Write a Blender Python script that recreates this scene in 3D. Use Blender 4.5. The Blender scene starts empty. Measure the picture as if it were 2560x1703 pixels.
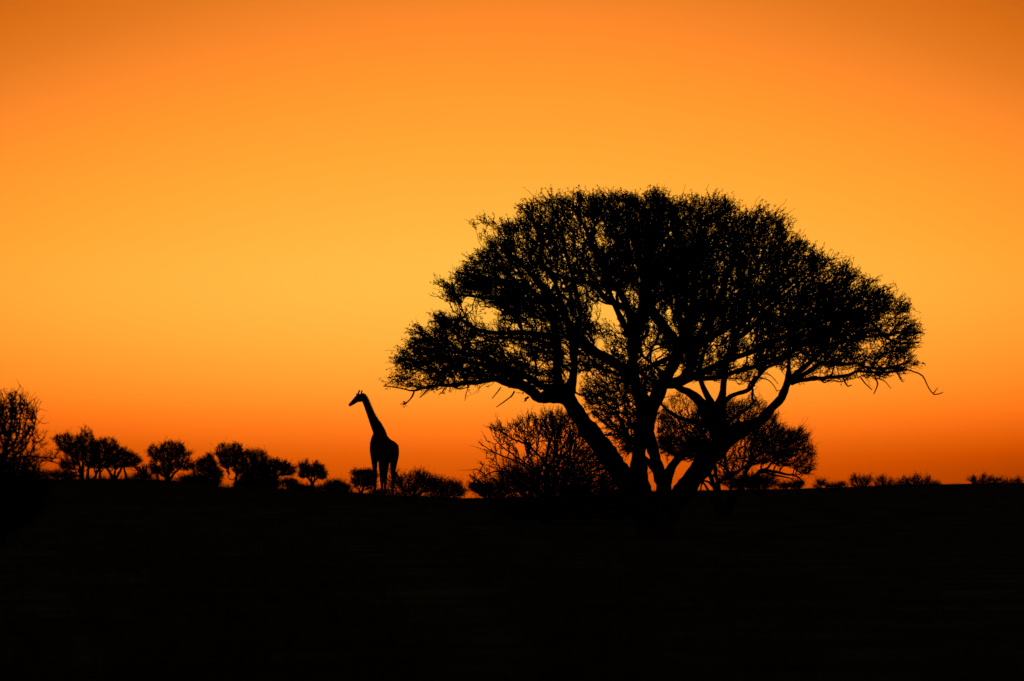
import bpy, math, random
import numpy as np
from mathutils import Vector

# ------------------------------------------------------------------ camera
scene = bpy.context.scene
COL = scene.collection
LENS = 200.0
FPX = LENS / 36.0 * 2560.0          # focal length in photo pixels
HOR = 1246.0                        # eye level row in the photo
CAMZ = 1.05
PITCH = math.atan((HOR - 851.5) / FPX)
cam_d = bpy.data.cameras.new('camera')
cam_d.lens = LENS; cam_d.sensor_width = 36.0
cam_d.clip_start = 0.5; cam_d.clip_end = 20000
cam = bpy.data.objects.new('camera', cam_d)
cam.location = (0, 0, CAMZ)
cam.rotation_euler = (math.pi / 2 + PITCH, 0, 0)
COL.objects.link(cam); scene.camera = cam
cam_d.dof.use_dof = True
cam_d.dof.focus_distance = 180.0
cam_d.dof.aperture_fstop = 3.8

# ------------------------------------------------------------------ world: dusk sky
world = bpy.data.worlds.new('World'); scene.world = world
world.use_nodes = True
nt = world.node_tree; nt.nodes.clear()
def N(t, **kw):
    n = nt.nodes.new(t)
    for k, v in kw.items(): setattr(n, k, v)
    return n
def L(a, b): nt.links.new(a, b)
def M(op, a, b=None, c=None, clamp=False):
    n = N('ShaderNodeMath', operation=op); n.use_clamp = clamp
    for i, v in enumerate((a, b, c)):
        if v is None: continue
        if isinstance(v, (int, float)): n.inputs[i].default_value = v
        else: L(v, n.inputs[i])
    return n.outputs[0]
def lin(c):
    return tuple(((v/255)/12.92 if v/255 <= .04045 else ((v/255+.055)/1.055)**2.4) for v in c)
def ramp(fac, stops, interp='B_SPLINE'):
    r = N('ShaderNodeValToRGB'); cr = r.color_ramp; cr.interpolation = interp
    while len(cr.elements) < len(stops): cr.elements.new(0.5)
    for e, (p, c) in zip(cr.elements, stops):
        e.position = p; e.color = (*lin(c), 1)
    L(fac, r.inputs[0]); return r.outputs[0]
tc = N('ShaderNodeTexCoord')
sep = N('ShaderNodeSeparateXYZ'); L(tc.outputs['Generated'], sep.inputs[0])
az = M('ARCTAN2', sep.outputs[0], sep.outputs[1])       # 0 towards the afterglow, radians
el = M('ARCSINE', sep.outputs[2])
K = FPX / 1000.0
u = M('MULTIPLY', az, K)                                # one unit = about 4 degrees
v = M('MULTIPLY', el, K)
def gray(fac, stops):
    r = N('ShaderNodeValToRGB'); cr = r.color_ramp; cr.interpolation = 'B_SPLINE'
    while len(cr.elements) < len(stops): cr.elements.new(0.5)
    for e, (p, g_) in zip(cr.elements, stops): e.position = p; e.color = (g_, g_, g_, 1)
    L(fac, r.inputs[0]); return r.outputs[0]
# brightness of the afterglow by height above the horizon (fitted to the photo's sky), then by azimuth, with lens vignette painted into the sky colour
VS = [(0,74),(.05,83),(.096,91),(.146,111),(.206,136),(.25,149),(.296,161),(.35,170),(.40,177),(.48,186),(.56,188),(.65,183),(.786,172),(.896,164),
      (1.0,154),(1.08,147),(1.156,139),(1.246,131),(1.4,118),(1.7,98),(2.3,76),(3.2,55),(4,40)]
gc = gray(M('MULTIPLY', v, .25, clamp=True), [(p / 4, g_ / 255) for p, g_ in VS])
du = M('MULTIPLY', M('SUBTRACT', u, -0.03), 1 / 1.17)
hh = M('MINIMUM', M('MULTIPLY', du, du), 2.2)
tp = N('ShaderNodeMapRange'); L(v, tp.inputs[0]); tp.inputs[1].default_value = .8; tp.inputs[2].default_value = 1.25
amt = M('ADD', M('MULTIPLY', tp.outputs[0], 10 / 255), 19 / 255)
gl = M('SUBTRACT', gc, M('MULTIPLY', hh, amt), clamp=True)
up = ramp(gl, [(0,(16,13,15)),(.2,(104,56,14)),(.408,(212,106,18)),(.463,(224,118,30)),(.525,(248,134,41)),(.541,(255,138,41)),(.588,(255,150,44)),(.643,(255,164,52)),(.675,(255,172,58)),(.73,(255,186,70))], 'LINEAR')
lo = ramp(gl, [(0,(12,5,2)),(.18,(130,46,0)),(.29,(196,74,0)),(.314,(206,80,2)),(.376,(226,96,10)),(.44,(246,112,22)),(.48,(254,122,28)),(.518,(255,132,32)),(.541,(255,138,37)),(.58,(255,148,43)),(.63,(255,161,52)),(.73,(255,186,70))], 'LINEAR')
bl = N('ShaderNodeMapRange'); bl.interpolation_type = 'SMOOTHSTEP'
L(v, bl.inputs[0]); bl.inputs[1].default_value = .35; bl.inputs[2].default_value = .75
mix = N('ShaderNodeMix', data_type='RGBA'); L(bl.outputs[0], mix.inputs[0]); L(lo, mix.inputs[6]); L(up, mix.inputs[7])
# the glow dies away outwards from the place where the sun went down
ua = M('MULTIPLY', u, .33); far = M('SQRT', M('ADD', M('MULTIPLY', ua, ua), M('MULTIPLY', v, v)))
fo = N('ShaderNodeMapRange'); fo.interpolation_type = 'SMOOTHSTEP'
L(far, fo.inputs[0]); fo.inputs[1].default_value = 1.35; fo.inputs[2].default_value = 3.0
fo.inputs[3].default_value = 1.0; fo.inputs[4].default_value = 0.0
sb = N('ShaderNodeVectorMath', operation='SUBTRACT'); L(mix.outputs[2], sb.inputs[0])
s1 = M('MAXIMUM', v, 0.0); s2 = M('MULTIPLY', s1, s1)              # the dusk sky added below already gives this much
cx = N('ShaderNodeCombineXYZ'); L(M('MULTIPLY', s1, .028), cx.inputs[0]); L(M('MULTIPLY', s1, .023), cx.inputs[1]); L(M('MULTIPLY', s2, .0035), cx.inputs[2])
L(cx.outputs[0], sb.inputs[1])
mx = N('ShaderNodeVectorMath', operation='MAXIMUM'); L(sb.outputs[0], mx.inputs[0]); mx.inputs[1].default_value = (0, 0, 0)
bg1 = N('ShaderNodeBackground'); L(mx.outputs[0], bg1.inputs[0]); L(fo.outputs[0], bg1.inputs[1])
sky = N('ShaderNodeTexSky', sky_type='NISHITA'); sky.sun_disc = False
sky.sun_elevation = math.radians(-2.5); sky.sun_rotation = math.radians(0.0)
wm = N('ShaderNodeVectorMath', operation='MULTIPLY'); L(sky.outputs[0], wm.inputs[0]); wm.inputs[1].default_value = (1.0, .72, .30)   # warm tint that cuts the blue of the added dusk sky
bg2 = N('ShaderNodeBackground'); L(wm.outputs[0], bg2.inputs[0]); bg2.inputs[1].default_value = 0.11
add = N('ShaderNodeAddShader'); L(bg1.outputs[0], add.inputs[0]); L(bg2.outputs[0], add.inputs[1])
out = N('ShaderNodeOutputWorld'); L(add.outputs[0], out.inputs[0])

scene.view_settings.view_transform = 'Standard'; scene.view_settings.look = 'None'
scene.view_settings.exposure = 0.0; scene.view_settings.gamma = 1.0

# ------------------------------------------------------------------ helpers
def at(px, py, d):
    """a point seen at photo pixel (px, py) standing d metres away"""
    px = np.asarray(px, float); py = np.asarray(py, float); d = np.asarray(d, float)
    x = (px - 1280) / FPX; y = (851.5 - py) / FPX
    cp, sp = math.cos(PITCH), math.sin(PITCH)
    return np.stack([d * x, d * (cp - y * sp), CAMZ + d * (sp + y * cp)], -1)

PXH = [0, 350, 480, 570, 700, 860, 1000, 1170, 1400, 1700, 1800, 2000, 2300, 2560]
YH  = [1200, 1198, 1207, 1220, 1224, 1230, 1239, 1246, 1240, 1227, 1226, 1222, 1212, 1208]
def ground_z(x, y):
    x = np.asarray(x, float); y = np.asarray(y, float)
    yy = np.maximum(y, 100.0)
    px = np.clip(1280 + FPX * x / yy, -2500, 5000)
    top = (HOR - np.interp(px, PXH, YH)) / FPX * 450
    mid = np.interp(px, [0, 900, 1300, 2560], [-0.20, -0.27, -0.5, -0.35])
    a = np.clip((y - 155) / 82, 0, 1); b = np.clip((y - 237) / 213, 0, 1)
    a = a * a * (3 - 2 * a); b = b * b * (3 - 2 * b)
    near = -1.04
    z = near + (mid - near) * a
    z = z + (top - mid) * b
    z = z - np.clip((y - 470) / 900, 0, 1) * np.maximum(top, 0) * 0.6
    bump = 0.02 * np.sin(x * 0.9 + 1.3 * np.sin(y * 0.21)) + 0.02 * np.sin(y * 0.7 + np.sin(x * 0.33))
    return CAMZ + z + bump * np.where(y < 400, 1, 0.4)

def build(name, verts, quads=None, tris=None, mat=None, parent=None, smooth=False, origin=None):
    me = bpy.data.meshes.new(name)
    v = np.asarray(verts, np.float32)
    if origin is not None: v = v - np.asarray(origin, np.float32)
    q = np.zeros((0, 4), np.int32) if quads is None or len(quads) == 0 else np.asarray(quads, np.int32)
    t = np.zeros((0, 3), np.int32) if tris is None or len(tris) == 0 else np.asarray(tris, np.int32)
    me.vertices.add(len(v)); me.vertices.foreach_set('co', v.ravel())
    nl = len(q) * 4 + len(t) * 3
    me.loops.add(nl)
    me.loops.foreach_set('vertex_index', np.concatenate([q.ravel(), t.ravel()]).astype(np.int32))
    me.polygons.add(len(q) + len(t))
    st = np.concatenate([np.arange(len(q)) * 4, len(q) * 4 + np.arange(len(t)) * 3]).astype(np.int32)
    me.polygons.foreach_set('loop_start', st)
    if smooth: me.polygons.foreach_set('use_smooth', np.ones(len(q) + len(t), bool))
    me.update(calc_edges=True)
    if mat: me.materials.append(mat)
    o = bpy.data.objects.new(name, me); COL.objects.link(o)
    if parent: o.parent = parent
    return o

def thing(name, label, cat, loc, group=None):
    o = bpy.data.objects.new(name, None); COL.objects.link(o)
    o.location = tuple(float(c) for c in loc); o.empty_display_size = 0.3
    o['label'] = label; o['category'] = cat
    if group: o['group'] = group
    return o

class Geo:
    """collects tubes, twigs and leaflets for one mesh"""
    def __init__(s): s.v = []; s.q = []; s.t = []; s.n = 0
    def add(s, v, q=None, t=None):
        if q is not None and len(q): s.q.append(np.asarray(q) + s.n)
        if t is not None and len(t): s.t.append(np.asarray(t) + s.n)
        s.v.append(v); s.n += len(v)
    def tube(s, P, R, n=8, rough=0.0, rng=None):
        P = np.asarray(P, float); R = np.asarray(R, float); m = len(P)
        if m < 2: return
        T = np.gradient(P, axis=0); T /= np.linalg.norm(T, axis=1)[:, None] + 1e-9
        ref = np.array([0.13, 0.97, 0.2]) if abs(T[0][1]) < .8 else np.array([1., 0, 0])
        X = np.cross(T[0], ref); X /= np.linalg.norm(X)
        ang = np.linspace(0, 2*math.pi, n, endpoint=False); V = []
        for i in range(m):
            X = X - T[i] * X.dot(T[i]); X /= np.linalg.norm(X) + 1e-9
            Y = np.cross(T[i], X)
            r = R[i] * (1 + (rough * rng.normal(size=n) if rough else 0))
            V.append(P[i] + (np.cos(ang) * r)[:, None] * X + (np.sin(ang) * r)[:, None] * Y)
        V = np.concatenate(V + [P[:1], P[-1:]])
        k = np.arange(n); k2 = (k + 1) % n
        q = np.concatenate([np.stack([i*n + k, i*n + k2, (i+1)*n + k2, (i+1)*n + k], 1) for i in range(m-1)])
        t = np.concatenate([np.stack([k2, k, np.full(n, m*n)], 1), np.stack([(m-1)*n + k, (m-1)*n + k2, np.full(n, m*n+1)], 1)])
        s.add(V, q, t)
    def sticks(s, A, B, ra, rb):
        """many three-sided twigs at once"""
        A = np.asarray(A, float); B = np.asarray(B, float); m = len(A)
        if m == 0: return
        ra = np.broadcast_to(ra, (m,)); rb = np.broadcast_to(rb, (m,))
        T = B - A; T /= np.linalg.norm(T, axis=1)[:, None] + 1e-9
        ref = np.where(np.abs(T[:, 2:3]) < .9, np.array([[0, 0, 1.]]), np.array([[1., 0, 0]]))
        X = np.cross(T, ref); X /= np.linalg.norm(X, axis=1)[:, None] + 1e-9
        Y = np.cross(T, X); V = []
        for j in range(3):
            c, sn = math.cos(j*2.0944), math.sin(j*2.0944)
            V.append(A + (c * X + sn * Y) * ra[:, None]); V.append(B + (c * X + sn * Y) * rb[:, None])
        V = np.stack(V, 1).reshape(-1, 3)
        b = np.arange(m)[:, None] * 6
        q = np.concatenate([b + np.array([[0, 2, 3, 1]]), b + np.array([[2, 4, 5, 3]]), b + np.array([[4, 0, 1, 5]])])
        s.add(V, q)
    def leaves(s, C, size, rng, asp=0.36):
        """small pointed leaflets (rhombs folded along the midrib)"""
        m = len(C)
        if m == 0: return
        D = rng.normal(size=(m, 3)); D /= np.linalg.norm(D, axis=1)[:, None]
        E = np.cross(D, rng.normal(size=(m, 3))); E /= np.linalg.norm(E, axis=1)[:, None] + 1e-9
        F = np.cross(D, E)
        sz = (size * rng.uniform(.6, 1.35, m))[:, None]
        a = C; c = C + D * sz; C = C + D * sz * .45
        b = C + E * sz * asp * .5 + F * sz * .12; d = C - E * sz * asp * .5 + F * sz * .12
        V = np.stack([a, b, c, d], 1).reshape(-1, 3)
        k = np.arange(m)[:, None] * 4
        s.add(V, None, np.concatenate([k + np.array([[0, 1, 2]]), k + np.array([[0, 2, 3]])]))
    def make(s, name, mat, parent=None, smooth=False, origin=None):
        return build(name, np.concatenate(s.v), np.concatenate(s.q) if s.q else None,
                     np.concatenate(s.t) if s.t else None, mat, parent, smooth, origin)

def spline(P, step):
    """Catmull-Rom through rows of P, resampled about every step"""
    P = np.asarray(P, float); out = []
    Q = np.vstack([2*P[0] - P[1], P, 2*P[-1] - P[-2]])
    for i in range(len(P) - 1):
        p0, p1, p2, p3 = Q[i:i+4]
        n = max(1, int(np.linalg.norm((p2 - p1)[:3]) / step))
        for k in range(n):
            t = k / n
            out.append(.5*((2*p1) + (-p0+p2)*t + (2*p0-5*p1+4*p2-p3)*t*t + (-p0+3*p1-3*p2+p3)*t**3))
    out.append(P[-1]); return np.array(out)

def in_poly(x, y, poly):
    ins = np.zeros(len(x), bool); j = len(poly) - 1
    for i in range(len(poly)):
        xi, yi = poly[i]; xj, yj = poly[j]
        c = ((yi > y) != (yj > y)) & (x < (xj - xi) * (y - yi) / (yj - yi + 1e-12) + xi)
        ins ^= c; j = i
    return ins

def grow(S, SP, T, bf):
    """branch network: every target is tied to the nearest wood, with a price on detours.
    S skeleton points, SP their path lengths; returns for each target its parent (<ns skeleton) in order of tying"""
    ns = len(S); n = len(T)
    best = np.full(n, 1e9); par = np.zeros(n, int)
    for lo_ in range(0, n, 2000):
        D = np.linalg.norm(T[lo_:lo_+2000, None] - S[None], axis=2) + bf * SP[None]
        par[lo_:lo_+2000] = D.argmin(1); best[lo_:lo_+2000] = D.min(1)
    path = np.zeros(n); done = np.zeros(n, bool); order = []
    cost = best.copy()
    for _ in range(n):
        i = int(cost.argmin()); order.append(i); done[i] = True; cost[i] = 1e18
        p = par[i]
        path[i] = (SP[p] + np.linalg.norm(T[i] - S[p])) if p < ns else (path[p-ns] + np.linalg.norm(T[i] - T[p-ns]))
        c = np.linalg.norm(T - T[i], axis=1) + bf * path[i]
        m = (~done) & (c < best)
        best[m] = c[m]; par[m] = ns + i; cost[m] = c[m]
    return par, order

def branchwork(G, F, S, SR, SP, T, bf, rng, r0=0.006, rexp=.45, seg=.14, jit=.10, sprig=(2, 4), slen=(.08, .22),
               sr=.0035, clumps=2, leaf=.05, nleaf=5, spread=.035, thorns=.6, whip=.02, updir=0.35, leafprob=1.0, centre=None, spur=.06, nseg=4, asp=.36):
    """wood mesh G and foliage mesh F from skeleton S to the targets T"""
    par, order = grow(S, SP, T, bf); ns = len(S); n = len(T)
    cnt = np.ones(n)
    for i in reversed(order):
        if par[i] >= ns: cnt[par[i]-ns] += cnt[i]
    rad = r0 * cnt ** rexp
    pp = np.where((par < ns)[:, None], S[np.minimum(par, ns-1)], T[np.maximum(par - ns, 0)])
    pr = np.where(par < ns, np.minimum(SR[np.minimum(par, ns-1)] * .8, rad * 1.25), rad[np.maximum(par-ns, 0)])
    pr = np.minimum(pr, rad * 1.9)
    Lg = np.linalg.norm(T - pp, axis=1)
    A, B, RA, RB = [], [], [], []
    k = np.maximum(1, np.minimum(7, (Lg / seg).astype(int) + 1))
    for i in range(n):
        m = k[i]; t = np.linspace(0, 1, m + 1)[:, None]
        P = pp[i] * (1 - t) + T[i] * t
        if m > 1:
            P[1:-1] += rng.normal(size=(m-1, 3)) * jit * Lg[i] / math.sqrt(m)
            P[1:-1, 2] += (-.06 * Lg[i]) * np.sin(t[1:-1, 0] * math.pi)
        r = pr[i] * (1 - t[:, 0]) + rad[i] * t[:, 0]
        if rad[i] > r0 * 3.2:
            G.tube(P, r, 6)
        else:
            A.append(P[:-1]); B.append(P[1:]); RA.append(r[:-1]); RB.append(r[1:])
    if A: G.sticks(np.concatenate(A), np.concatenate(B), np.concatenate(RA), np.concatenate(RB))
    # sprigs: zigzag twigs growing outwards, with tight leaf tufts and thorns at their nodes
    dirv = T - pp; dirv /= np.linalg.norm(dirv, axis=1)[:, None] + 1e-9
    idx = np.repeat(np.arange(n), rng.integers(sprig[0], sprig[1] + 1, n))
    f = rng.uniform(0, .6, len(idx))[:, None]
    q = T[idx] * (1 - f) + pp[idx] * f; m = len(idx)
    if centre is None: centre = S[0]
    o_ = q - centre; o_ /= np.linalg.norm(o_, axis=1)[:, None] + 1e-9
    d = dirv[idx] * .45 + o_ * .75 + rng.normal(size=(m, 3)) * .38; d[:, 2] += updir * .5
    d /= np.linalg.norm(d, axis=1)[:, None]
    ln = rng.uniform(*slen, m); wh = rng.random(m) < whip; ln[wh] *= rng.uniform(1.4, 2.2, wh.sum())
    NS = nseg; C = []
    for j in range(NS):
        dj = d + rng.normal(size=d.shape) * .38; dj /= np.linalg.norm(dj, axis=1)[:, None]
        e = q + dj * (ln / NS)[:, None]
        G.sticks(q, e, sr * (1 - .16 * j), sr * (1 - .16 * (j + 1)))
        if thorns > 0:
            k_ = rng.random(m) < thorns * .6; p = e[k_]
            dd = rng.normal(size=p.shape); dd /= np.linalg.norm(dd, axis=1)[:, None]
            G.sticks(p, p + dd * (rng.uniform(.5, 1., len(p)) * spur)[:, None], sr * .6, sr * .2)
        k_ = (rng.random(m) < leafprob * np.where(wh, .15, 1.0) * (.75 if j < NS - 1 else 1))
        dd = rng.normal(size=(k_.sum(), 3)) * .7 + dj[k_] * .5
        C.append(e[k_] + dd * spur * .35)
        q = e; d = d * .8 + dj * .3
    C = np.concatenate(C)
    C = np.repeat(C, nleaf, 0); C = C + rng.normal(size=C.shape) * spread
    F.leaves(C, leaf, rng, asp)
    return par, order

# ------------------------------------------------------------------ materials
def principled(name, c1, c2, scale=4.0, rough=.9, bump=0.3):
    m = bpy.data.materials.new(name); m.use_nodes = True
    t = m.node_tree; b = t.nodes['Principled BSDF']; b.inputs['Roughness'].default_value = rough
    b.inputs['Specular IOR Level'].default_value = 0.15 if bump < .5 and name != 'soil' else 0.0
    n = t.nodes.new('ShaderNodeTexNoise'); n.inputs['Scale'].default_value = scale; n.inputs['Detail'].default_value = 6
    co = t.nodes.new('ShaderNodeTexCoord'); t.links.new(co.outputs['Object'], n.inputs[0])
    r = t.nodes.new('ShaderNodeValToRGB'); r.color_ramp.elements[0].color = (*c1, 1); r.color_ramp.elements[1].color = (*c2, 1)
    r.color_ramp.elements[0].position = .35; r.color_ramp.elements[1].position = .65
    t.links.new(n.outputs[0], r.inputs[0]); t.links.new(r.outputs[0], b.inputs['Base Color'])
    if bump:
        bp = t.nodes.new('ShaderNodeBump'); bp.inputs['Strength'].default_value = bump
        t.links.new(n.outputs[0], bp.inputs['Height']); t.links.new(bp.outputs[0], b.inputs['Normal'])
    return m
BARK = principled('bark', (.05, .038, .028), (.12, .095, .07), 7, bump=.6)
TWIG = principled('twig_bark', (.045, .036, .026), (.085, .07, .05), 9, bump=0)
LEAF = principled('thorn_tree_leaf', (.025, .035, .014), (.055, .07, .03), 3, bump=0)
GRASS = principled('dry_grass', (.10, .09, .05), (.19, .165, .09), 2, bump=0)
SOIL = principled('soil', (.07, .06, .04), (.28, .235, .16), .5, bump=.4)

# ------------------------------------------------------------------ ground
def make_ground():
    ys = np.concatenate([np.linspace(-300, 0, 8), np.geomspace(4, 150, 70), np.geomspace(152, 520, 130), np.geomspace(560, 12000, 40)])
    w = np.concatenate([-np.geomspace(9000, 70, 26), np.linspace(-68, 68, 150), np.geomspace(70, 9000, 26)])
    X, Y = np.meshgrid(w, ys)
    Z = ground_z(X, Y)
    V = np.stack([X, Y, Z], -1).reshape(-1, 3); nx = len(w); ny = len(ys)
    i, j = np.meshgrid(np.arange(nx - 1), np.arange(ny - 1)); a = (j * nx + i).ravel()
    o = build('ground', V, np.stack([a, a+1, a+1+nx, a+nx], 1), None, SOIL, smooth=True); o['kind'] = 'structure'
make_ground()

def make_grass():
    rng = np.random.default_rng(3)
    d = np.concatenate([rng.uniform(225, 462, 9000), 24 * (230/24) ** rng.random(7000)])
    px = rng.uniform(-150, 2710, len(d)); x = (px - 1280) / FPX * d
    keep = (np.sin(px * .013 + d * .05) + np.sin(px * .005 - 1) + rng.normal(size=len(d)) * .8 > -.6)
    x = x[keep]; d = d[keep]; px = px[keep]
    hgt = rng.uniform(.12, .34, len(x)) * np.where(px > 1650, .45, 1.0) * np.where((px < 950) & (d > 300), 1.9, 1.0) * np.where(d < 150, .7, 1)
    B = 9; base = np.stack([x, d, ground_z(x, d) - .02], 1)
    base = np.repeat(base, B, 0) + np.concatenate([rng.normal(size=(len(x)*B, 2)) * .07, np.zeros((len(x)*B, 1))], 1)
    h = np.repeat(hgt, B) * rng.uniform(.5, 1.2, len(base))
    lean = rng.normal(size=(len(base), 2)) * .25
    tip = base + np.stack([lean[:, 0]*h, lean[:, 1]*h, h], 1)
    a = rng.uniform(0, math.pi, len(base)); wd = np.stack([np.cos(a), np.sin(a), 0*a], 1) * .008
    V = np.stack([base - wd, base + wd, tip], 1).reshape(-1, 3)
    o = build('grass', V, None, np.arange(len(V)).reshape(-1, 3), GRASS); o['kind'] = 'stuff'
    o['label'] = 'short dry grass tufts scattered over the dark plain'; o['category'] = 'grass'
make_grass()

# ------------------------------------------------------------------ the big camelthorn tree
DT = 155.0
def limb_pts(rows, step_px=9.0):
    """rows (px, py, r_px, depth_m) -> world points and radii, smooth"""
    P = spline([(a, b, dd * 90, c) for a, b, c, dd in rows], step_px)
    d = DT + P[:, 2] / 90.0
    return at(P[:, 0], P[:, 1], d), P[:, 3] / FPX * d

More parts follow.
